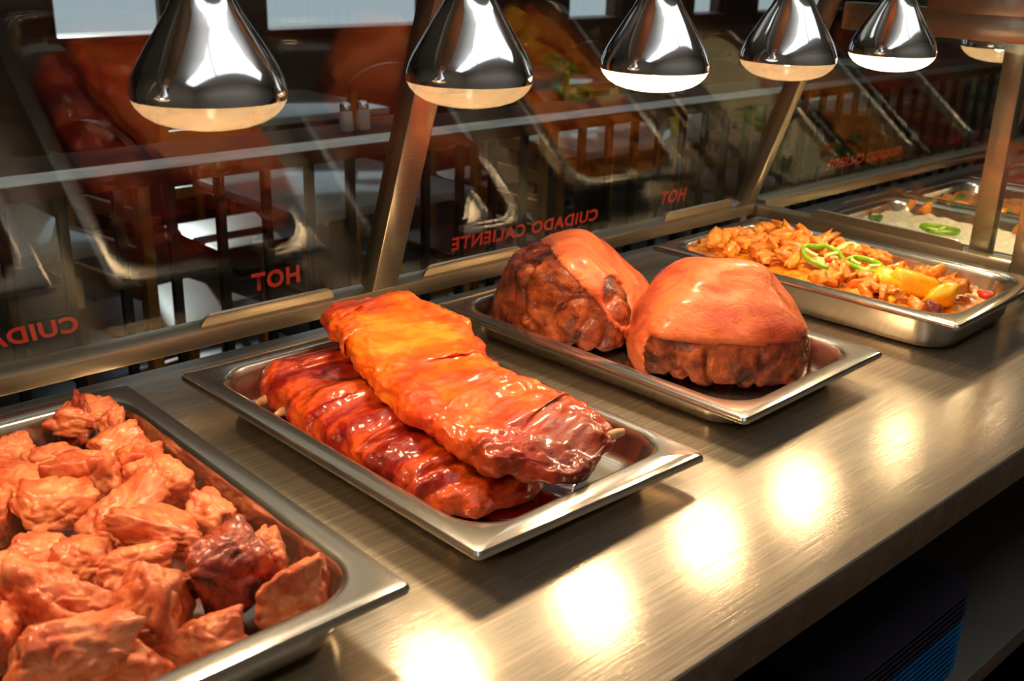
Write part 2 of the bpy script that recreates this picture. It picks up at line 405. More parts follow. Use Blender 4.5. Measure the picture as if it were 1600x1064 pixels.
# kitchen ceiling lights (behind and above the camera)
tl = NT('troffer_diffuser'); tl.set(Base_Color=(.8, .8, .8, 1)); tl.b.inputs['Emission Color'].default_value = (.92, .96, 1, 1); tl.b.inputs['Emission Strength'].default_value = TROFFER
def hung_light(x, y, drop, label, group, mat, hy=.30):
    t = empty('ceiling_light', (x, y, ZC)); tag(t, label, 'ceiling light', group)
    for sx in (-.4, .4): box('rod', (sx-.006, -.006, -drop), (sx+.006, .006, 0), M['white'], t, .001)
    box('diffuser', (-.60, -hy, -drop-.07), (.60, hy, -drop-.0005), mat, t, .01)
for x, lb in ((-1.1, 'cool white hanging light nearest the camera'), (.16, 'cool white hanging light above the tray of ribs'), (1.42, 'cool white hanging light beyond the deep pan')):
    hung_light(x, -1.05, .28, lb, 'kitchen ceiling lights', tl.m, .23)
t2 = NT('dining_fill_diffuser'); t2.set(Base_Color=(.8, .8, .8, 1)); t2.b.inputs['Emission Color'].default_value = (1, .95, .86, 1); t2.b.inputs['Emission Strength'].default_value = .35  # unseen fill lights, added to brighten the railing ledge, tables and chairs
for x, lb in ((.9, 'added dim fill light above the near dining tables'), (3.6, 'added dim fill light above the dining tables beyond the corner post')):
    hung_light(x, 2.3, .28, lb, 'added dining room fill lights', t2.m)

t3 = NT('aisle_diffuser'); t3.set(Base_Color=(.8, .8, .8, 1)); t3.b.inputs['Emission Color'].default_value = (.90, .96, 1, 1); t3.b.inputs['Emission Strength'].default_value = 1.3
for x, lb in ((.55, 'cool white hanging light above the customer aisle, first from the near end'), (2.05, 'cool white hanging light above the customer aisle, second from the near end'), (3.55, 'cool white hanging light above the customer aisle, third from the near end'), (5.05, 'cool white hanging light above the customer aisle, fourth from the near end')):
    hung_light(x, 1.05, .25, lb, 'aisle ceiling lights', t3.m, .14)

# ================================================================== SERVING COUNTER
YB, YF = .324, -.527
ct = empty('serving_counter', (0, 0, FLOOR)); tag(ct, 'long brushed stainless steel serving counter under the heat lamps', 'counter')
Z = -FLOOR
bm = bmesh.new(); bm_box(bm, (-1.6, YF, Z-.045), (1.19, YB, Z), .004, None, 3)
bm_obj('worktop', bm, M['counter'], ct, True)
box('back_panel', (-1.6, YB-.06, .0), (1.19, YB-.04, Z-.0452), M['steel'], ct, .001)
box('lower_shelf', (-1.6, YF, Z-.345), (1.19, YB-.0605, Z-.315), M['shelf'], ct, .003)
box('bottom_shelf', (-1.6, YF+.03, .10), (1.19, YB-.0605, .13), M['dark'], ct, .003)
for x in (-1.58, 1.15):
    for za, zb in ((0, .0995), (.1305, Z-.3455), (Z-.3145, Z-.0455)):
        box('leg', (x, YF+.01, za), (x+.035, YF+.045, zb), M['steel'], ct, .003)

# next station's counter with a well for two pans
NX0, NX1 = 1.192, 3.4
n2 = empty('side_counter', (0, 0, FLOOR)); tag(n2, 'neighbouring steel counter beyond the end glass with sunken pans', 'counter')
PX = [(1.365, 1.690), (1.708, 2.033), (2.051, 2.376)]; PY0, PY1 = -.28, .25
bm = bmesh.new()
bm_box(bm, (NX0, PY1-.012, Z-.045), (NX1, YB, Z), .003); bm_box(bm, (NX0, YF, Z-.045), (NX1, PY0+.012, Z), .003)
prev = NX0
for a, b in PX: bm_box(bm, (prev, PY0+.012, Z-.045), (a+.012, PY1-.012, Z), 0); prev = b-.012
bm_box(bm, (prev, PY0+.012, Z-.045), (NX1, PY1-.012, Z), 0)
bm_obj('worktop', bm, M['pan'], n2, True)
box('front_panel', (NX0, YF+.02, 0), (NX1, YF+.04, Z-.0452), M['steel'], n2, .001)
box('back_panel', (NX0, YB-.05, 0), (NX1, YB-.03, Z-.0452), M['steel'], n2, .001)

# ================================================================== SNEEZE GUARDS
SL = R_(19); SN, CS = math.sin(SL), math.cos(SL)
GY, GZ, RB = .278, .063, .040
def gp(x, s, off=0.0):          # point on the slanted glass, s metres up the slope, off outward (to customers)
    return Vector((x, GY-s*SN+off*CS, GZ+s*CS+off*SN))
def text_mesh(body, width, height, mat, parent, x_right, s_base, name):
    cu = bpy.data.curves.new('t', 'FONT'); cu.body = body; cu.size = 1; cu.shear = .22; cu.offset = .035; cu.space_character = 1.12
    cu.resolution_u = 3
    ob = bpy.data.objects.new('t', cu); COL.objects.link(ob); dg = bpy.context.evaluated_depsgraph_get(); dg.update()
    me = bpy.data.meshes.new_from_object(ob.evaluated_get(dg)); bpy.data.objects.remove(ob)
    co = np.array([v.co[:] for v in me.vertices]); mn, mx = co.min(0), co.max(0)
    o0 = gp(x_right, s_base, .0036)
    X = Vector((-1, 0, 0)); Yv = Vector((0, -SN, CS))
    for v in me.vertices:
        u = (v.co.x-mn[0])/(mx[0]-mn[0])*width; w = (v.co.y-mn[1])/(mx[1]-mn[1])*height
        v.co = o0+X*u+Yv*w
    me.materials.clear(); me.materials.append(mat); me.name = name
    o = bpy.data.objects.new(name, me); COL.objects.link(o); o.parent = parent
    bmm = bmesh.new(); bmm.from_mesh(me); bmesh.ops.recalc_face_normals(bmm, faces=bmm.faces); bmm.to_mesh(me); bmm.free()
    return o
def slanted_box(name, xa, xb, s0, s1, o0, o1, mat, parent, bev=.001):
    Mx = Matrix(((1, 0, 0, 0), (0, CS, -SN, GY), (0, SN, CS, GZ), (0, 0, 0, 1)))
    return box(name, (xa, o0, s0), (xb, o1, s1), mat, parent, bev, Mx)
def clip_strip(xa, xb, parent):
    # rounded retaining strip standing in front of the glass foot
    pts = []; h = .018; r = .016
    for k in range(9):
        a = math.pi/2*k/8; pts.append((xa+r-r*math.cos(a), h*math.sin(a)))
    for k in range(9):
        a = math.pi/2*(1-k/8); pts.append((xb-r+r*math.cos(a), h*math.sin(a)))
    V = []; n = len(pts)
    for off in (-.0042, -.0085):
        for x, s in pts: V.append(gp(x, s+.001, off))
    F = [tuple(range(n)), tuple(range(n, 2*n))[::-1]]+[(i, (i+1) % n, n+(i+1) % n, n+i)[::-1] for i in range(n)]
    return mesh_obj('glass_clip', V, F, M['steel'], parent, True, 30)
SG = empty('sneeze_guard', (0, 0, 0)); tag(SG, 'slanted glass sneeze guard with stainless frame along the serving counter', 'sneeze guard')
box('bottom_rail', (-1.6, GY-.022, RB), (1.150, GY+.022, GZ), M['steel'], SG, .003)
for x in (-1.55, -.68, 1.12): box('rail_foot', (x, GY-.012, 0), (x+.02, GY+.012, RB-.0002), M['steel'], SG, .002)
GT = .62
for x in (-.69, .245): slanted_box('mullion', x-.022, x+.022, .0, GT, -.020, .012, M['steel'], SG, .003)
slanted_box('corner_post', 1.128, 1.152, .0, GT, -.020, .012, M['steel'], SG, .003)
slanted_box('top_rail', -1.6, 1.152, GT+.0005, GT+.04, -.020, .012, M['steel'], SG, .003)
for k, (xa, xb) in enumerate(((-1.6, -.7125), (-.6675, .2225), (.2675, 1.1275))):
    gl = slanted_box('glass_pane', xa, xb, .002, GT-.001, -.003, .003, M['glass'], SG, 0)
    if k: 
        hx = .113 if k == 1 else .940
        cx = -.19 if k == 1 else .702
        h1 = text_mesh('HOT', .078, .030, M['redprint'], gl, hx, .032, 'lettering'); h1['label'] = 'red lettering HOT'
        h2 = text_mesh('CUIDADO CALIENTE', .326, .025, M['redprint'], gl, cx, .029, 'lettering'); h2['label'] = 'red lettering CUIDADO CALIENTE'
        for xa2 in ((-.56, -.36), (-.036, .165)) if k == 1 else ((.325, .525), (.885, 1.09)): clip_strip(xa2[0], xa2[1], SG)

EG = empty('end_guard', (1.166, 0, 0)); tag(EG, 'upright glass end panel with steel frame beside the deep pan', 'sneeze guard')
def eb(nm, lo, hi, mat, bev=.002): return box(nm, (lo[0]-1.166, lo[1], lo[2]), (hi[0]-1.166, hi[1], hi[2]), mat, EG, bev)
eb('bottom_rail', (1.153, -.2515, .034), (1.182, GY+.02, .058), M['steel'], .003)
eb('rail_foot', (1.158, -.10, 0), (1.178, -.08, .0338), M['steel'])
eb('rail_foot', (1.158, GY-.02, 0), (1.178, GY, .0338), M['steel'])
eb('front_post', (1.150, -.280, 0), (1.186, -.252, .5695), M['steel'], .003)
eb('top_beam', (1.154, -.2515, .405), (1.182, .12, .452), M['steel'], .003)
eb('bracket_plate', (1.144, -.205, .446), (1.1535, -.04, .5695), M['steel'], .002)
V = []
prof = [(-.2515, .0585), (GY-.004, .0585), (GY-.004-.346*SN/CS+.0, .4045), (-.2515, .4045)]
for dx in (-.003, .003):
    for y, z in prof: V.append((dx, y, z))
mesh_obj('glass_pane', V, [(0, 3, 2, 1), (4, 5, 6, 7), (0, 1, 5, 4), (1, 2, 6, 5), (2, 3, 7, 6), (3, 0, 4, 7)], M['glass'], EG, False)
c = clip_strip(0, .3, EG)     # strip along the foot of the end glass
Ms = Matrix.Translation((-.0, .0, 0))
for v in c.data.vertices:
    u, s = v.co.x, (v.co.z-GZ)
    v.co = Vector((-.0045-(.004 if (v.co.y-(GY-s*SN/CS)) < -.0065 else 0), -.165+u, .0588+s))

S2 = empty('sneeze_guard', (0, 0, 0)); tag(S2, 'slanted glass sneeze guard of the neighbouring counter beyond the end panel', 'sneeze guard')
box('bottom_rail', (1.186, GY-.022, RB), (3.4, GY+.022, GZ), M['steel'], S2, .003)
for x in (1.25, 3.3): box('rail_foot', (x, GY-.012, 0), (x+.02, GY+.012, RB-.0002), M['steel'], S2, .002)
slanted_box('mullion', 2.30, 2.34, .0, GT, -.020, .012, M['steel'], S2, .003)
slanted_box('top_rail', 1.19, 3.4, GT+.0005, GT+.04, -.020, .012, M['steel'], S2, .003)
gl = slanted_box('glass_pane', 1.19, 2.298, .002, GT-.001, -.003, .003, M['glass'], S2, 0)
slanted_box('glass_pane', 2.342, 3.4, .002, GT-.001, -.003, .003, M['glass'], S2, 0)
text_mesh('HOT', .075, .028, M['redprint'], gl, 2.035, .03, 'lettering')['label'] = 'red lettering HOT'
text_mesh('CUIDADO CALIENTE', .32, .026, M['redprint'], gl, 1.735, .03, 'lettering')['label'] = 'red lettering CUIDADO CALIENTE'
# upright post of the neighbouring station, just beyond the end glass
po = empty('support_post', (1.205, -.178, 0)); tag(po, 'upright square steel post seen through the end glass', 'post')
box('post', (-.012, -.018, .006), (.012, .018, .70), M['steel'], po, .003); box('base_plate', (-.012, -.03, 0), (.012, .03, .0058), M['steel'], po, .001)

# ================================================================== HEAT LAMPS
def lens_mat(name, glow, clear, col):
    # thin frosted glass that lets the filament and the mirrored inside show through
    t = NT(name); t.set(Base_Color=lin((190, 160, 120)), Roughness=.10)
    f = t.noise(t.coord('Object', (1, 1, 2.5)), 70, 4, .6, 1.2)
    t.b.inputs['Emission Color'].default_value = col
    t.link(t.math('MULTIPLY', t.math('ADD', f, .15), glow), t.b.inputs['Emission Strength'])
    tr = t.n.new('ShaderNodeBsdfTransparent'); mx = t.n.new('ShaderNodeMixShader'); mx.inputs[0].default_value = clear
    t.link(t.b.outputs[0], mx.inputs[1]); t.link(tr.outputs[0], mx.inputs[2]); t.link(mx.outputs[0], t.out.inputs[0])
    return t.m
LM_A = lens_mat('lamp_lens_amber', .72, .58, lin((246, 206, 150)))
LM_B = lens_mat('lamp_lens_bright', 3.2, .42, lin((255, 236, 200)))
fm = NT('lamp_filament'); fm.b.inputs['Emission Color'].default_value = lin((255, 230, 190)); fm.b.inputs['Emission Strength'].default_value = 28
BULB = [(.0631, -.0045), (.0635, 0), (.0628, .006), (.0605, .0130), (.0562, .0220), (.0505, .0315), (.0440, .0420), (.0370, .0530), (.0298, .0640), (.0232, .0770), (.0205, .0900), (.0192, .1020), (.0188, .112)]
LENS = [(.0005, -.0300), (.012, -.0297), (.024, -.0285), (.036, -.0260), (.046, -.0225), (.054, -.0175), (.0598, -.0112), (.0631, -.0046)]
def heat_lamp(x, mat, label, y=-.112, zc=.405):
    L = empty('heat_lamp', (x, y, zc)); tag(L, label, 'heat lamp', 'mirrored heat lamp bulbs in a row above the counter')
    lathe('reflector', BULB, M['chrome'], L, 64, cap=False)
    lathe('lens', LENS, mat, L, 64, cap=False)
    lathe('filament', [(.0008, -.012), (.010, -.008), (.013, .002), (.010, .012), (.003, .018), (.003, .090)], fm.m, L, 20)
    lathe('socket', [(.0186, .1125), (.024, .114), (.024, .150), (.030, .152), (.030, .1648)], M['ceramic'], L, 32)
    ld = bpy.data.lights.new('heat_light', 'AREA'); ld.shape = 'DISK'; ld.size = .085; ld.energy = LAMP_W; ld.color = LAMP_COL
    ld.spread = R_(165)
    lo = bpy.data.objects.new('heat_light', ld); COL.objects.link(lo); lo.location = (0, 0, -.0325); lo.parent = L
    return L
for x, m_, lb in ((-.485, LM_A, 'mirrored heat lamp bulb above the near pan, just outside the left edge'), (-.199, LM_A, 'largest mirrored heat lamp bulb with amber base, nearest and leftmost'),
                  (.083, LM_A, 'mirrored heat lamp bulb in front of the steel mullion'),
                  (.367, LM_B, 'mirrored heat lamp bulb with a glowing white base, middle of the row'),
                  (.641, LM_A, 'mirrored heat lamp bulb beside the corner post, fourth from the left'),
                  (.916, LM_B, 'smallest mirrored heat lamp bulb in front of the steel top beam'),
                  (1.62, LM_A, 'mirrored heat lamp bulb above the pan of white rice'),
                  (1.285, LM_A, 'mirrored heat lamp bulb partly hidden behind the steel top beam')):
    heat_lamp(x, m_, lb, -.112, .405+.0085-.0155*(x+.2)/1.1)
ho = empty('lamp_housing', (0, -.112, .57)); tag(ho, 'long stainless steel housing that carries the heat lamps', 'lamp housing')
box('channel', (-1.6, -.04, 0), (3.4, .04, .06), M['steel'], ho, .004)
box('end_bracket', (1.150, -.175, .0), (1.186, -.0405, .06), M['steel'], ho, .002)

# ================================================================== PANS
def rrect(hx, hy, r, n=10):
    P = []
    for cx, cy, a0 in ((1, 1, 0), (-1, 1, 90), (-1, -1, 180), (1, -1, 270)):
        for k in range(n+1):
            a = R_(a0+90*k/n); P.append((cx*(hx-r)+r*math.cos(a), cy*(hy-r)+r*math.sin(a)))
    return P
def pan_mesh(h, hx=.1625, hy=.265, bend=None, mat=None, parent=None, name='pan_body'):
    L = [(.085, .03, .0022), (.060, .035, .0022), (.046, .042, .0030), (.039, .046, .0065), (.0345, .048, .014), (.0290, .050, h-.012), (.0265, .050, h-.004), (.0240, .050, h-.0010), (.0205, .050, h),
         (.0060, .012, h), (.0018, .007, h-.0008), (.0000, .006, h-.0040), (.0004, .006, h-.0085), (.0020, .006, h-.0085), (.0035, .006, h-.0030),
         (.0225, .049, h-.0030), (.0262, .049, h-.0060), (.0310, .047, .013), (.0350, .045, .0045), (.0430, .041, .0005), (.0550, .038, 0)]
    V = []; F = []; n = 0
    for ins, r, z in L:
        ring = rrect(hx-ins, hy-ins, r)
        n = len(ring); V += [[x, y, z] for x, y in ring]
    if bend:
        for v in V:
            for (sx, sy, amt, rad) in bend:
                d = math.hypot(v[0]-sx*hx, v[1]-sy*hy)
                if d < rad and v[2] > h-.02: v[2] += amt*(1-d/rad)**1.5
    for i in range(len(L)-1):
        for k in range(n):
            k2 = (k+1) % n; F.append((i*n+k, (i+1)*n+k, (i+1)*n+k2, i*n+k2))
    F.append(tuple(range(n))); F.append(tuple(range((len(L)-1)*n, len(L)*n))[::-1])
    return mesh_obj(name, V, F, mat or M['pan'], parent, True, 35)
def pan(x, y, yaw, h, label, bend=None, z=0):
    o = pan_mesh(h, bend=bend, name='steel_pan'); o.location = (x, y, z); o.rotation_euler = (0, 0, R_(yaw))
    tag(o, label, 'pan', 'stainless steel serving pans'); return o
pan(-.342, -.091, -.05, .056, 'steel pan heaped with roast chicken chunks, nearest the camera')
pan(.058, -.076, 1.01, .045, 'shallow steel pan holding two racks of glazed ribs', [(1, -1, -.012, .07)])
pan(.470, -.051, 2.09, .042, 'shallow steel pan holding two roast hams')
pan(.915, -.080, 2.17, .062, 'deep steel pan of orange stew beside the end glass')

# ================================================================== CHICKEN CHUNKS
CH = [  # x, y, z centre, half sizes mm (R, F, Z), yaw, dark, label
 (-.330,.112,.034,23,20,20,.2,0,'pale square chicken chunk at the left by the back rim of the pan'),
 (-.255,.140,.045,17,22,30,.5,1,'dark crusted chicken piece standing highest at the back of its pan'),
 (-.238,.108,.056,30,20,17,.4,0,'flat orange chicken chunk lying against the dark crusted piece at the back'),
 (-.205,.090,.036,12,17,24,.1,0,'narrow upright chicken sliver at the back corner of its pan'),
 (-.240,.045,.044,26,19,20,.6,0,'rounded chicken chunk below the narrow sliver near the back corner'),
 (-.300,.082,.036,30,14,13,.9,0,'long stringy chicken strip left of the dark crusted piece'),
 (-.335,.066,.030,24,15,12,.2,0,'thin flat chicken piece at the left edge below the pale square chunk'),
 (-.342,.022,.038,26,20,17,.3,0,'chicken chunk at the left beside the small dark red piece'),
 (-.296,.048,.026,17,15,15,.8,1,'small dark red chicken piece sunk between paler chunks'),
 (-.292,-.012,.048,25,24,30,.3,0,'large upright chicken chunk with a pitted pale face, centre of its pan'),
 (-.258,-.036,.040,20,20,24,.8,0,'chicken chunk with a hollow top right of the large upright chunk'),
 (-.214,-.004,.042,22,21,23,.5,0,'rounded chicken chunk with browned tip by the right wall of the pan'),
 (-.222,-.056,.042,24,22,22,.1,0,'bright glossy chicken chunk with dark specks by the right wall'),
 (-.345,-.038,.046,30,22,22,.4,0,'plump amber chicken chunk at the left with a glossy highlight'),
 (-.384,.000,.036,16,24,26,.1,0,'chicken chunk cut by the left picture edge, above the plump amber chunk'),
 (-.305,-.082,.034,27,20,19,.9,0,'chicken chunk tucked under the large upright chunk'),
 (-.272,-.094,.028,12,12,12,.3,0,'small ragged chicken scrap between larger chunks'),
 (-.236,-.134,.034,25,21,23,-.4,0,'pointed chicken chunk apart from the heap near the right wall'),
 (-.292,-.150,.052,40,22,15,-.2,0,'broad flat chicken chunk like a slab on top of the heap'),
 (-.378,-.100,.036,27,18,17,.5,0,'chicken chunk below the plump amber chunk at the left'),
 (-.348,-.126,.036,24,20,18,.2,0,'chicken chunk left of the broad flat slab'),
 (-.332,-.176,.044,29,18,17,.6,0,'ridged chicken chunk below the broad flat slab'),
 (-.410,-.118,.038,22,20,24,.4,0,'chicken chunk at the left edge above the large pinkish one'),
 (-.410,-.186,.042,30,24,32,.2,0,'large pinkish chicken chunk in the front left of the pan'),
 (-.388,-.212,.044,24,17,24,.5,0,'smooth orange chicken chunk leaning on the large pinkish one'),
 (-.348,-.240,.038,28,22,32,.0,0,'big amber chicken chunk with a dark lower half'),
 (-.276,-.240,.038,31,26,34,.5,1,'blackened chicken piece with charred crust near the front rim'),
 (-.262,-.212,.056,17,15,13,.2,1,'wrinkled charred lump on top of the blackened chicken piece'),
 (-.305,-.214,.034,24,14,12,.8,1,'thin dark burnt strip beside the blackened chicken piece'),
 (-.236,-.220,.036,10,12,25,.3,0,'pale thin chicken strip beside the charred lump'),
 (-.212,-.232,.026,18,17,22,.4,0,'small cubic chicken chunk near the pan corner'),
 (-.243,-.288,.032,27,22,27,.2,0,'lone angular chicken chunk nearest the pan corner'),
 (-.325,-.302,.026,32,16,22,.1,0,'brown chicken chunk against the front rim'),
 (-.420,-.262,.036,36,24,28,.3,0,'large reddish chicken chunk at the lower left front'),
 (-.384,-.300,.030,34,20,24,-.2,0,'smooth brown chicken chunk low by the front rim'),
 (-.446,-.190,.034,16,24,30,.2,0,'chicken chunk at the lower left edge beside the large pinkish one'),
 (-.425,-.040,.034,26,24,22,.2,0,'chicken chunk against the left wall of the pan near its middle'), (-.440,.060,.032,26,24,20,.6,0,'chicken chunk against the left wall of the pan towards the glass'), (-.385,.100,.030,25,22,19,.9,0,'chicken chunk in the back left of the pan beside the pale square one')]
for i, (x, y, z, a, b, c, yaw, dk, lb) in enumerate(CH):
    V, F = chunk(100+i, (a/950, b/950, c/950), 5, 10, .22, .045)
    o = mesh_obj('chicken_chunk', V, F, M['chicken_dark' if dk else 'chicken'])
    rs = random.Random(i); o.location = (x, y, max(z, c/1000*.92+.003)); o.rotation_euler = (rs.uniform(-.25, .25), rs.uniform(-.25, .25), R_(-45)+yaw)
    Rm = np.array(o.rotation_euler.to_matrix()); W_ = V@Rm.T; lo, hi = W_.min(0), W_.max(0)
    lx = min(max(o.location.x, -.469-lo[0]), -.216-hi[0]) if c > 13 else o.location.x
    ly = min(max(o.location.y, -.320-lo[1]), .138-hi[1])
    o.location = (lx, ly, max(o.location.z, .004-lo[2]))
    tag(o, lb or 'roast chicken chunk packed in the heap of the nearest pan', 'chicken', 'roast chicken chunks in the nearest pan')

# ================================================================== RIBS
r1 = empty('rib_rack', (.02, -.06, .0025)); tag(r1, 'dark red glazed rack of ribs lying underneath the other rack', 'ribs')
def rel(root, pts): return [(p[0]-root.location.x, p[1]-root.location.y, p[2]-root.location.z) for p in pts]
slab('meat', rel(r1, [(.042, .150, .028), (.034, .09, .032), (.025, -.02, .032), (.021, -.12, .030), (.018, -.20, .026), (.020, -.262, .020)]),
     [.058, .082, .086, .084, .074, .052], [.020, .026, .027, .025, .022, .015], M['rib_low'], r1, 240, 120, 12, .0042, 3, .0055, .16, .04)
rs = random.Random(5)
for k in range(9):
    t = k/8; x = -.046+.008*t+rs.uniform(-.003, .003); y = .10-.32*t; z = .026-.006*t
    p = rel(r1, [(x+.03, y+.004, z), (x-.004, y, z-.004), (x-.013, y, z-.006)])
    tube('bone', p, [.0055, .0055, .0035], M['bone'], r1, 8)
r2 = empty('rib_rack', (.08, -.10, .05)); tag(r2, 'bright orange glazed rack of ribs draped on top of the darker rack', 'ribs')
slab('meat', rel(r2, [(.104, .172, .080), (.118, .105, .088), (.108, .03, .086), (.068, -.07, .080), (.054, -.15, .074), (.074, -.225, .064), (.104, -.298, .052)]),
     [.036, .066, .078, .070, .072, .086, .068], [.016, .020, .020, .019, .018, .020, .018], M['rib_top'], r2, 240, 120, 9, .0016, 9, .0075, .3, .05)
for k, (x, y, z) in enumerate(((.120, -.165, .070), (.132, -.20, .068), (.146, -.275, .056), (.142, -.235, .062))):
    tube('bone', rel(r2, [(x-.02, y+.004, z), (x+.006, y-.002, z+.002), (x+.013, y-.003, z+.002)]), [.006, .0055, .0038], M['bone'], r2, 8)
# sauce pooled on the pan floor
n = 60; V = [(0, 0, .0012)]; 
for k in range(n):
    a = 2*math.pi*k/n; q = 1+.10*math.sin(3*a+1)+.06*math.sin(7*a); V.append((.088*q*math.cos(a), .078*q*math.sin(a), .0010))
for k in range(n):
    a = 2*math.pi*k/n; q = 1.015+.10*math.sin(3*a+1)+.06*math.sin(7*a); V.append((.088*q*math.cos(a), .078*q*math.sin(a), .0))
F = [(0, 1+k, 1+(k+1) % n) for k in range(n)]+[(1+k, 1+n+k, 1+n+(k+1) % n, 1+(k+1) % n) for k in range(n)]
o = mesh_obj('sauce_puddle', V, F, M['sauce']); o.location = (.070, -.200, .0024); tag(o, 'dark red sauce pooled on the floor of the rib pan', 'sauce')

# ================================================================== HAMS
RV = np.array([.63, -.7766, 0]); FV = np.array([.7766, .63, 0]); UV = np.array([0, 0, 1.])
def ham(label, cx, cy, zc, planes, skin_fn, bumps, seed, yaw=0):
    root = empty('roast_ham', (cx, cy, .0025)); tag(root, label, 'ham', 'roast hams on the shallow pan')
    D, F = ico(6)
    r = poly_radius(D, planes, 8)
    for d0, amp, wid in bumps:
        d0 = np.array(d0, float); d0 /= np.linalg.norm(d0); r = r*(1+amp*np.exp(-((1-D@d0)/wid)))
    V = D*r[:, None]
    sm = skin_fn(V, D)                                   # >0 : under the skin
    meatm = np.clip(-sm*40+.3, 0, 1)
    V = V*(1+.075*fbm(V*11+seed, 2)[:, None])
    N = normals(V, F)
    V = V+N*(meatm*(.0075*fbm(V*26+seed, 3)+.0028*fbm(V*95+seed, 2))-meatm*.004)[:, None]
    cre = np.abs(perlin(V*np.array([22, 22, 16])+seed+3)); V = V-N*(meatm*.008*np.exp(-(cre/.06)**2))[:, None]
    def world(P): return P[:, :1]*RV+P[:, 1:2]*FV+P[:, 2:3]*UV+np.array([0, 0, zc])
    Vw = world(V); Vw[:, 2] = np.maximum(Vw[:, 2], .0008)
    # RV,FV,UV is right-handed (R x F = U)
    mesh_obj('meat', Vw, F, M['ham_meat'], root)
    # the skin: a sheet with thickness over part of the surface
    def shell(name, sel, lo, hi, mat, wr):
        Fs = F[np.all(sel[F], axis=1)]
        used = np.unique(Fs); mp = -np.ones(len(V), int); mp[used] = np.arange(len(used)); Fl = mp[Fs]
        B = V[used]; Nn = N[used]
        w_ = wr*perlin(B*np.array([14, 60, 40])+seed)+wr*1.5*perlin(B*np.array([24, 24, 24])+seed+5)
        edge = np.clip(sm[used]/.012, 0, 1)
        top = world(B+Nn*(lo+(hi-lo)*np.sqrt(edge)+w_*edge)[:, None]); bot = world(B+Nn*(lo-.003))
        top[:, 2] = np.maximum(top[:, 2], .0012); bot[:, 2] = np.maximum(bot[:, 2], .001)
        cnt = {}
        for f in Fl:
            for a, b in ((f[0], f[1]), (f[1], f[2]), (f[2], f[0])): cnt[(a, b)] = 1
        m = len(used); FF = [tuple(f) for f in Fl]+[(f[2]+m, f[1]+m, f[0]+m) for f in Fl]
        for (a, b) in cnt:
            if (b, a) not in cnt: FF.append((b, a, a+m, b+m))
        mesh_obj(name, np.vstack([top, bot]), FF, mat, root)
    shell('skin', sm > 0, .0005, .0032, M['ham_skin'], .0028)
    shell('fat_layer', sm > -.006, -.005, -.0006, M['fat'], .0012)
    return root
def skin2(V, D):
    nz = .006*perlin(V*30+2)
    nz = nz+.010*perlin(V*14+8)
    return np.maximum(V[:, 2]-(.002+.12*np.maximum(V[:, 0]-.02, 0))+nz, np.maximum(V[:, 1]-.01, (-V[:, 0]-.092))+nz)
ham('roast ham with a smooth pink skin cap and dark meat below, nearer the pan front', .502, -.146, .060,
    [((0, 0, -1), .058), ((0, -1, .10), .090), ((0, -.74, .67), .076), ((0, .25, .97), .086), ((0, 1, 0), .098), ((-1, -.1, .1), .115), ((1, -.1, .0), .126), ((-.72, -.1, .68), .086), ((.80, 0, .60), .088), ((-.6, -.8, 0), .118), ((.7, -.7, 0), .125)],
    skin2, [((.86, 0, .5), -.13, .07), ((-.8, .1, .6), -.05, .05), ((.85, -.5, .08), .07, .05), ((-.82, -.55, .02), .05, .05), ((.1, -.55, .83), -.05, .03), ((.5, -.8, -.2), .06, .06), ((-.35, -.9, -.3), .05, .06), ((.95, -.3, .1), .05, .04)], 21)
def skin1(V, D):
    nz = .008*perlin(V*26+4)
    d0 = np.array([.80, -.58, .12]); d0 /= np.linalg.norm(d0)
    lobe = ((1-D@d0)-.050)*.30                     # the second cut end, framed by skin
    return np.minimum(V@np.array([.70, .24, .66])-.016+nz+.010*perlin(V*13+1), lobe+nz*.4)
ham('roast ham with its cut lumpy face turned outward, nearer the glass', .440, .082, .066,
    [((0, 0, -1), .064), ((-.3, 0, .95), .066), ((-.78, -.6, .1), .086), ((-.1, -1, .05), .092), ((.9, -.3, .25), .092), ((.62, 0, .78), .070), ((0, 1, .2), .095), ((-1, .1, .25), .104), ((.3, -.85, .45), .098)],
    skin1, [((-.7, -.6, .45), .10, .05), ((.1, -.9, .3), .10, .04), ((-.6, -.75, -.3), .08, .05), ((.75, -.6, 0), .12, .04), ((.35, -.9, -.35), .08, .03)], 37)

# ================================================================== STEW IN THE DEEP PAN
yaw4 = R_(2.17); PC = (.915, -.080)
def inpan(u, v):   # local pan coordinates -> world
    return (PC[0]+u*math.cos(yaw4)-v*math.sin(yaw4), PC[1]+u*math.sin(yaw4)+v*math.cos(yaw4))
nx, ny = 56, 90; V = []; F = []
hx, hy = .1290, .2310
g = []
for i in range(nx+1):
    for j in range(ny+1):
        g.append((hx*(2*i/nx-1), hy*(2*j/ny-1)))
g = np.array(g); ex = np.clip(np.maximum(np.abs(g[:, 0])/hx, np.abs(g[:, 1])/hy), 0, 1)
cor = np.maximum(np.hypot(np.maximum(np.abs(g[:, 0])-(hx-.035), 0), np.maximum(np.abs(g[:, 1])-(hy-.035), 0))-.034, 0)
for kx in range(len(g)):     # pull the corners in to the pan's rounded corners
    if cor[kx] > 0:
        dx = max(abs(g[kx, 0])-(hx-.035), 0); dy = max(abs(g[kx, 1])-(hy-.035), 0); L_ = math.hypot(dx, dy)
        g[kx, 0] = math.copysign((hx-.035)+dx/L_*.034, g[kx, 0]) if dx > 0 else g[kx, 0]
        g[kx, 1] = math.copysign((hy-.035)+dy/L_*.034, g[kx, 1]) if dy > 0 else g[kx, 1]
p3 = np.column_stack([g*34, np.zeros(len(g))]); hz = .041+.010*fbm(p3, 3)+.004*fbm(p3*3, 2)+.010*(g[:, 1]/hy)
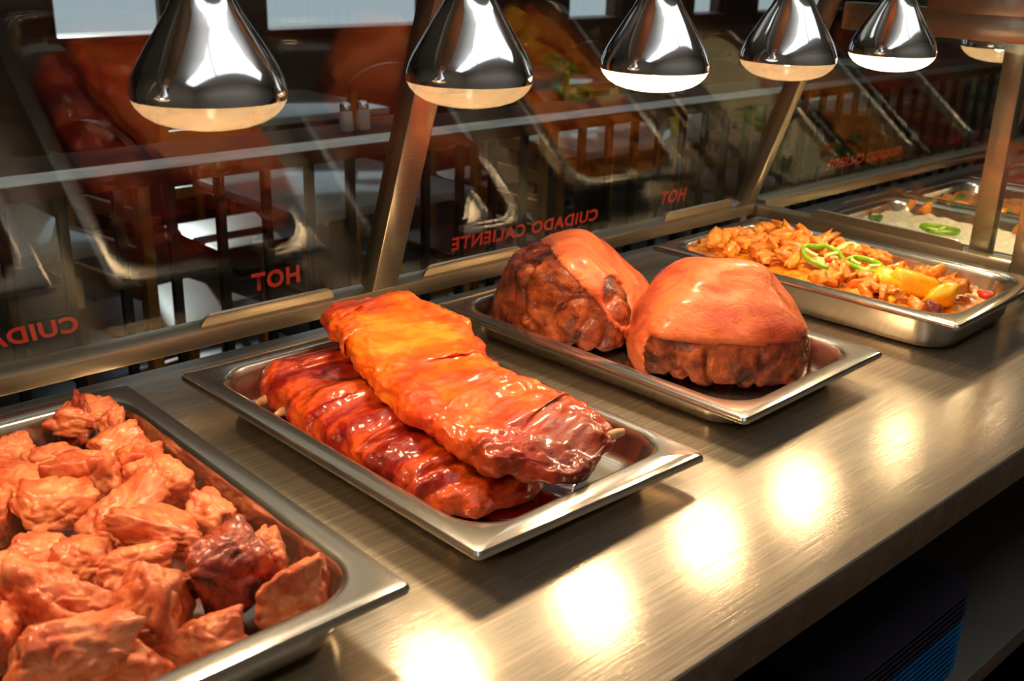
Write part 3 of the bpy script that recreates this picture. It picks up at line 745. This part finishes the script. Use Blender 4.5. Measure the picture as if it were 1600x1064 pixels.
V = np.column_stack([g, hz]); nv = ny+1
F = [(i*nv+j, (i+1)*nv+j, (i+1)*nv+j+1, i*nv+j+1) for i in range(nx) for j in range(ny)]
o = mesh_obj('stew', V, F, M['stew']); o.location = (PC[0], PC[1], 0); o.rotation_euler = (0, 0, yaw4)
tag(o, 'orange stewed meat and sauce filling the deep steel pan', 'stew', kind='stuff')
def piece(name, seed, x, y, z, dims, mat, label, cat, rot=(0, 0, 0), group=None, **kw):
    V, F = chunk(seed, [d/1000 for d in dims], kw.pop('sub', 3), **kw); o = mesh_obj(name, V, F, mat)
    o.location = (x, y, z); o.rotation_euler = rot; tag(o, label, cat, group); return o
for i, (x, y, z, d, rot, lb) in enumerate((
    (.880, -.175, .056, (24, 22, 20), (.2, .1, .4), 'rounded yellow potato chunk beside the pepper rings'),
    (.905, -.216, .056, (34, 20, 19), (0, .2, -.6), 'longest yellow potato chunk in the stew'),
    (.905, -.262, .056, (23, 17, 22), (.5, .3, .2), 'pointed yellow potato wedge in the stew near the pan front'),
    (.842, -.205, .046, (15, 12, 10), (.2, 0, .2), 'small yellow potato piece by the left pan wall'),
    (.905, .062, .050, (24, 18, 14), (.2, 0, .5), 'yellow potato piece half sunk at the back of the stew'))):
    piece('potato_chunk', 300+i, x, y, z, d, M['potato'], lb, 'potato', rot, 'potato chunks in the stew', n1=.05, n2=.008, p=16, npl=9)
def pepper_ring(x, y, z, r, tilt, yaw, label, seed):
    root = empty('pepper_ring', (x, y, z)); root.rotation_euler = (tilt[0], tilt[1], yaw); tag(root, label, 'pepper', 'green pepper rings on the stew')
    n = 72; m = 10; V = []; F = []
    rs = random.Random(seed)
    for k in range(n):
        a = 2*math.pi*k/n; rr = r*(1+.07*math.cos(3*a+seed)+.04*math.cos(5*a))*(1 if 1 else 0)
        for q in range(m):
            b = 2*math.pi*q/m; t = .0032*math.cos(b); h = .0048*math.sin(b)
            V.append(((rr+t)*math.cos(a), (rr*.92+t)*math.sin(a), h))
    for k in range(n):
        for q in range(m):
            F.append((k*m+q, ((k+1) % n)*m+q, ((k+1) % n)*m+(q+1) % m, k*m+(q+1) % m))
    mesh_obj('rim', V, F, M['pepper'], root)
    for k in range(3):
        a = 2*math.pi*k/3+.6+seed; tube('inner_rib', [(r*.93*math.cos(a), r*.86*math.sin(a), 0), (r*.6*math.cos(a+.12), r*.55*math.sin(a+.12), -.001), (r*.25*math.cos(a+.3), r*.25*math.sin(a+.3), -.002)], [.004, .0028, .0035], M['pepper_in'], root, 8)
pepper_ring(.905, -.050, .066, .036, (.25, -.15), .3, 'larger light green pepper ring lying tilted on the stew', 1)
pepper_ring(.922, -.118, .064, .033, (.1, -.1), 1.1, 'smaller light green pepper ring nearer the potatoes', 2)
piece('onion_slice', 320, 1.005, -.040, .052, (34, 26, 7), M['onion'], 'broad pale yellow onion slice behind the pepper rings', 'onion', (.1, -.3, .4), 'onion slices on the stew', n1=.05, n2=.01)
piece('onion_slice', 321, .905, -.052, .055, (24, 20, 6), M['onion'], 'pale onion slice inside the larger pepper ring', 'onion', (.1, 0, .2), 'onion slices on the stew', n1=.12, n2=.05)
piece('onion_slice', 322, .925, -.118, .052, (22, 18, 6), M['onion'], 'pale onion slice inside the smaller pepper ring', 'onion', (.1, 0, .8), 'onion slices on the stew', n1=.12, n2=.05)
piece('onion_slice', 323, .985, -.130, .050, (19, 16, 9), M['onion'], 'pale onion wedge between the potatoes and the far pan wall', 'onion', (.3, 0, .8), 'onion slices on the stew', n1=.08, n2=.02)
piece('pepper_bit', 330, .895, -.066, .064, (7, 6, 5), M['redpep'], 'small red pepper bit inside the larger green ring', 'pepper', (0, 0, .5))
piece('pepper_bit', 331, .985, -.290, .046, (17, 12, 6), M['redpep'], 'red pepper piece by the front right corner of the stew', 'pepper', (.1, 0, .5))
for i, (x, y, z, d, lb) in enumerate(((.825, -.285, .052, (15, 14, 14), 'dark brown drumstick end poking out at the front of the stew'),
                                  (.975, -.250, .052, (16, 15, 12), 'brown meat knob with a dark tip by the far front of the stew'),
                                  (.850, -.165, .052, (15, 18, 15), 'brown meat knob leaning on the round potato'),
                                  (.990, -.200, .054, (22, 17, 14), 'crusty meat piece behind the longest potato'))):
    piece('meat_knob', 340+i, x, y, z, d, M['ham_meat'] if i == 0 else M['stew_meat'], lb, 'meat', (.3*i, .2, i), 'meat knobs in the stew')
rs = random.Random(11); cnt = 0
taken = [(.880, -.175), (.905, -.216), (.905, -.262), (.905, -.05), (.922, -.118)]
while cnt < 78:
    u = rs.uniform(-.105, .105); v = rs.uniform(-.205, .205); x, y = inpan(u, v)
    if any(math.hypot(x-a, y-b) < .036 for a, b in taken): continue
    back = v > 0
    d = (rs.uniform(11, 24), rs.uniform(7, 13), rs.uniform(6, 12)); z = .050+.016*(v+.2)/.4+rs.uniform(-.003, .006)
    piece('stew_chunk', 400+cnt, x, y, z, d, M['stew_meat'], 'shredded orange meat chunk in the stew of the deep pan', 'meat', (rs.uniform(-.5, .5), rs.uniform(-.5, .5), rs.uniform(0, 3)), 'shredded meat chunks in the stew', n1=.45, n2=.22, p=5)
    cnt += 1
# the curled tripe-like strips at the back
for i, (x, y, r, lb) in enumerate(((.905, .095, .030, 'curled orange strip arching over the back of the stew'), (.855, .128, .020, 'small curled orange strip at the back left of the stew'), (1.00, .060, .018, 'ragged upright orange strip by the far wall of the stew'))):
    nn, mm = 24, 8; V = []; F = []
    for k in range(nn):
        a = math.pi*(k/(nn-1)); 
        for q in range(mm):
            w = (q/(mm-1)-.5)*.042; wob = .003*math.sin(9*a+q)+.003*math.sin(3*q)
            V.append((w+wob, (r+wob)*math.cos(a), (r*.8+wob)*math.sin(a)))
    for k in range(nn-1):
        for q in range(mm-1): F.append((k*mm+q, k*mm+q+1, (k+1)*mm+q+1, (k+1)*mm+q))
    o = mesh_obj('stew_strip', V, F, M['stew_meat']); sd = o.modifiers.new('s', 'SOLIDIFY'); sd.thickness = .007; sd.offset = 0
    sb = o.modifiers.new('b', 'SUBSURF'); sb.levels = 1; sb.render_levels = 1
    o.location = (x, y, .046); o.rotation_euler = (0, 0, R_(40+35*i)); tag(o, lb, 'meat', 'curled strips in the stew')

# ================================================================== NEIGHBOURING STATION FOOD
def sunk_pan(k, label):
    a, b = PX[k]; o = pan_mesh(.062, name='steel_pan'); o.location = ((a+b)/2, (PY0+PY1)/2, -.0615+.0105); tag(o, label, 'pan', 'pans sunk in the neighbouring counter'); return o
def fill(k, mat, name, label, amp, zl, cat):
    a, b = PX[k]; cx, cy = (a+b)/2, (PY0+PY1)/2; n1, n2_ = 40, 64; hx, hy = .1290, .2310; V = []; F = []
    G = np.array([(hx*(2*i/n1-1), hy*(2*j/n2_-1)) for i in range(n1+1) for j in range(n2_+1)])
    ins = np.minimum(hx-np.abs(G[:, 0]), hy-np.abs(G[:, 1]))
    dx = np.maximum(np.abs(G[:, 0])-(hx-.035), 0); dy = np.maximum(np.abs(G[:, 1])-(hy-.035), 0); L_ = np.hypot(dx, dy)
    m = (L_ > .034) & (dx > 0) & (dy > 0)
    G[m, 0] = np.sign(G[m, 0])*((hx-.035)+dx[m]/L_[m]*.034); G[m, 1] = np.sign(G[m, 1])*((hy-.035)+dy[m]/L_[m]*.034)
    p3 = np.column_stack([G*30, np.full(len(G), k*5.)]); z = zl+amp*fbm(p3, 4)
    nv = n2_+1; F = [(i*nv+j, (i+1)*nv+j, (i+1)*nv+j+1, i*nv+j+1) for i in range(n1) for j in range(n2_)]
    o = mesh_obj(name, np.column_stack([G, z]), F, mat); o.location = (cx, cy, 0); tag(o, label, cat, kind='stuff')
sunk_pan(0, 'steel pan of white rice sunk in the neighbouring counter'); fill(0, M['rice'], 'rice', 'white rice filling the pan just beyond the end glass', .010, -.012, 'rice')
sunk_pan(1, 'steel pan of red stew sunk in the neighbouring counter'); fill(1, M['stew_meat'], 'stew', 'dark orange stew in the second pan beyond the end glass', .012, -.014, 'stew')
sunk_pan(2, 'farthest steel pan sunk in the neighbouring counter'); fill(2, M['rib_low'], 'stew', 'dark red stew in the farthest pan beyond the end glass', .012, -.014, 'stew')
piece('herb_sprig', 500, 1.475, .165, .002, (26, 12, 6), M['herb'], 'green herb sprig on the white rice near its far edge', 'herb', (0, 0, .4), None, n1=.3, n2=.25)
piece('herb_sprig', 501, 1.42, .20, .000, (14, 8, 5), M['herb'], 'tiny green herb scrap on the white rice by the back rim', 'herb', (0, 0, 1.4), None, n1=.3, n2=.25)
pepper_ring(1.485, .03, .004, .040, (.05, .05), .8, 'green pepper ring lying on the white rice', 5)
for i, (x, y) in enumerate(((1.72, .12), (1.76, .02), (1.68, .17), (1.80, .14))):
    piece('pepper_strip', 510+i, x, y, .006, (30, 10, 6), M['herb'], 'green pepper strip on the red stew beyond the end glass', 'pepper', (0, .1, i*1.1), 'green pepper strips on the far stew')
for i in range(14):
    piece('stew_chunk', 520+i, 1.60+.25*rs.random(), -.18+.38*rs.random(), .0, (20, 14, 12), M['stew_meat'], 'orange meat chunk in the second pan beyond the end glass', 'meat', (rs.random(), rs.random(), rs.random()*3), 'meat chunks in the far stew', n1=.2, n2=.1)

# ================================================================== TRAY STACK UNDER THE COUNTER
for k in range(14):
    z = -.315+.0012+k*.0085
    ring = rrect(.165, .125, .035, 6); V = []; F = []; n = len(ring)
    for ins, zz in ((.012, 0), (.004, .004), (0, .0075), (.003, .0078), (.012, .0035)):
        V += [(x*(1-ins/.165), y*(1-ins/.125), zz) for x, y in ring]
    for i in range(4):
        for q in range(n): q2 = (q+1) % n; F.append((i*n+q, i*n+q2, (i+1)*n+q2, (i+1)*n+q))
    F.append(tuple(range(n))[::-1]); F.append(tuple(range(4*n, 5*n)))
    o = mesh_obj('serving_tray', V, F, M['plate_blue' if k < 9 else 'plate_dark'], None, True, 40); o.location = (.42, -.385, z)
    ords = ('topmost', 'second from top', 'third from top', 'fourth from top', 'fifth from top', 'sixth from top', 'seventh from top', 'eighth from top', 'lowest')
    tag(o, 'blue tray, %s of the blue ones in the stack under the counter' % ords[8-k] if k < 9 else 'dark tray, %s in the stack under the counter' % ords[13-k], 'tray', 'blue trays stacked on the lower shelf' if k < 9 else 'dark trays on top of the stack')

# ================================================================== DINING AREA
RY = 1.12
rl = empty('bar_railing', (0, RY, FLOOR)); tag(rl, 'black baluster railing topped by a red wood ledge with a bright metal edge', 'railing')
box('ledge', (-2.2, .0105, 1.004), (9.0, .20, 1.018), M['wood_dark'], rl, .003)
pf = [(-.006, 1.004), (-.006, 1.006), (.0095, 1.0225), (.0100, 1.0225), (.0100, 1.004)]
mesh_obj('metal_edge', [(x, y, z) for x in (-2.2, 9.0) for y, z in pf], [(0, 1, 2, 3, 4)[::-1], (5, 6, 7, 8, 9)]+[(k, (k+1) % 5, 5+(k+1) % 5, 5+k) for k in range(5)], steel('ledge_edge_steel', (.90, .91, .92), .14, (2, 20, 20), .05, .02, False, .35, .35), rl, False)
box('apron', (-2.2, .0, .972), (9.0, .03, 1.0035), M['wood_red'], rl, .002)
b0 = None
for k in range(96):
    if b0 is None: o = box('baluster', (-.009, .004, .0065), (.009, .022, .9718), M['black'], rl, 0); b0 = o.data
    else: o = bpy.data.objects.new('baluster', b0); COL.objects.link(o); o.parent = rl
    o.location = (-1.9+.112*k, 0, 0)
def shaker_pair(x, y, side):
    for k in range(2):
        s = empty('shaker', (x+k*.05, y, FLOOR+1.018)); tag(s, 'small glass shaker, %s of the pair on the ledge %s' % (('left', 'right')[k], side), 'shaker', 'glass shakers on the railing ledge')
        lathe('jar', [(.016, 0), (.018, .004), (.016, .045), (.013, .05)], M['shaker'], s, 16); lathe('cap', [(.014, .0502), (.0145, .062), (.009, .068)], M['chrome'], s, 16)
shaker_pair(.84, RY+.10, 'left of the steel mullion'); shaker_pair(2.05, RY+.10, 'beneath the middle lamp'); shaker_pair(3.36, RY+.10, 'beneath the smallest lamp')

def table(x, y, w, d, label):
    t = empty('dining_table', (x, y, FLOOR+.006)); tag(t, label, 'table', 'dining tables beyond the railing')
    box('table_top', (-w/2, -d/2, .715), (w/2, d/2, .745), M['tabletop'], t, .006)
    box('column', (-.04, -.04, .03), (.04, .04, .7148), M['black'], t, .004); box('foot', (-.26, -.04, 0), (.26, .04, .0298), M['black'], t, .006); box('foot', (-.04, .0405, 0), (.04, .26, .0298), M['black'], t, .006); box('foot', (-.04, -.26, 0), (.04, -.0405, .0298), M['black'], t, .006)
table(1.18, 1.80, .62, .62, 'pale square dining table beyond the railing left of the mullion')
table(2.55, 2.00, .7, .62, 'pale square dining table beyond the railing right of the mullion')
table(4.40, 2.00, .7, .62, 'pale square dining table beyond the railing behind the corner post')
table(.05, 1.85, .62, .62, 'pale square dining table beyond the railing at the far left')
table(1.9, 3.3, .7, .7, 'pale square dining table near the far windows, left of the mullion'); table(3.6, 3.4, .7, .7, 'pale square dining table near the far windows, behind the middle lamp'); table(5.9, 3.1, .8, .7, 'pale square dining table near the far windows, behind the corner post')
def chair(x, y, rz, label, tall=False):
    c = empty('dining_chair', (x, y, FLOOR+.006), rz); tag(c, label, 'chair', 'wooden dining chairs beyond the railing')
    H = 1.0 if not tall else 1.12
    box('seat', (-.20, -.20, .43), (.20, .20, .465), M['wood_red'], c, .01)
    for sx in (-1, 1):
        box('leg', (sx*.18-.016, -.196, 0), (sx*.18+.016, -.164, .4298), M['wood'], c, .003)
        box('leg', (sx*.18-.016, .164, 0), (sx*.18+.016, .196, .4298), M['wood'], c, .003)
        box('back_post', (sx*.18-.016, .164, .4652), (sx*.18+.016, .196, H-.10), M['wood'], c, .003)
    for z in (.56, .66, .76): box('slat', (-.1638, .172, z), (.1638, .188, z+.04), M['wood'], c, .003)
    # rounded crest rail
    V = []; F = []; pts = []
    for k in range(17):
        a = math.pi*k/16; pts.append((.20*math.cos(a), H-.0998+.10*math.sin(a)))
    n = len(pts)
    for yy in (.168, .192):
        for p in pts: V.append((p[0], yy, p[1]))
    F = [tuple(range(n)), tuple(range(n, 2*n))[::-1]]+[(i, (i+1) % n, n+(i+1) % n, n+i)[::-1] for i in range(n)]
    mesh_obj('crest_rail', V, F, M['wood_red'], c, True, 30)
    for sx in (-1, 1): box('side_rail', (sx*.18-.010, -.1638, .20), (sx*.18+.010, .1638, .225), M['wood'], c, .002)
PI = math.pi
for x, y, rz, lb in ((.62, 1.78, PI*.55, 'wooden dining chair at the pale table left of the mullion, its near side'), (1.78, 1.85, -PI/2, 'wooden dining chair between the two near tables'),
                 (1.2, 2.42, 0, 'wooden dining chair behind the pale table left of the mullion'), (3.4, 1.9, PI/2, 'wooden dining chair between the second and third near tables'),
                 (2.55, 2.62, .1, 'wooden dining chair behind the pale table right of the mullion'), (4.40, 2.62, 0, 'wooden dining chair behind the table by the corner post'),
                 (.05, 2.45, 0, 'wooden dining chair behind the far left table'), (1.9, 2.65, PI, 'wooden dining chair facing the far windows, left of the mullion'),
                 (3.35, 2.95, PI, 'wooden dining chair facing the far windows behind the middle lamp'), (5.3, 3.1, PI/2, 'wooden dining chair by the far table behind the corner post'), (1.9, 3.95, 0, 'wooden dining chair against the far windows at the left'),
                 (5.05, 1.95, -PI/2, 'wooden dining chair at the right end of the near tables'), (5.75, 1.7, PI/2, 'rightmost wooden dining chair beyond the railing')):
    chair(x, y, rz, lb)
mb = empty('mustard_bottle', (2.765, 1.745, FLOOR+.006+.7452)); tag(mb, 'yellow squeeze bottle on the pale table right of the mullion', 'bottle')
lathe('bottle', [(.024, 0), (.026, .006), (.026, .10), (.018, .125), (.012, .132)], M['yellow'], mb, 20); lathe('nozzle', [(.012, .1322), (.010, .15), (.003, .175)], M['yellow'], mb, 16)
nb = empty('napkin_box', (2.845, 1.75, FLOOR+.006+.7452)); tag(nb, 'bright white napkin dispenser on the pale table right of the mullion', 'napkin box')
box('shell', (-.05, -.04, 0), (.05, .04, .14), M['white'], nb, .006); box('napkins', (-.04, -.046, .02), (.04, -.0405, .12), M['white'], nb, .001)
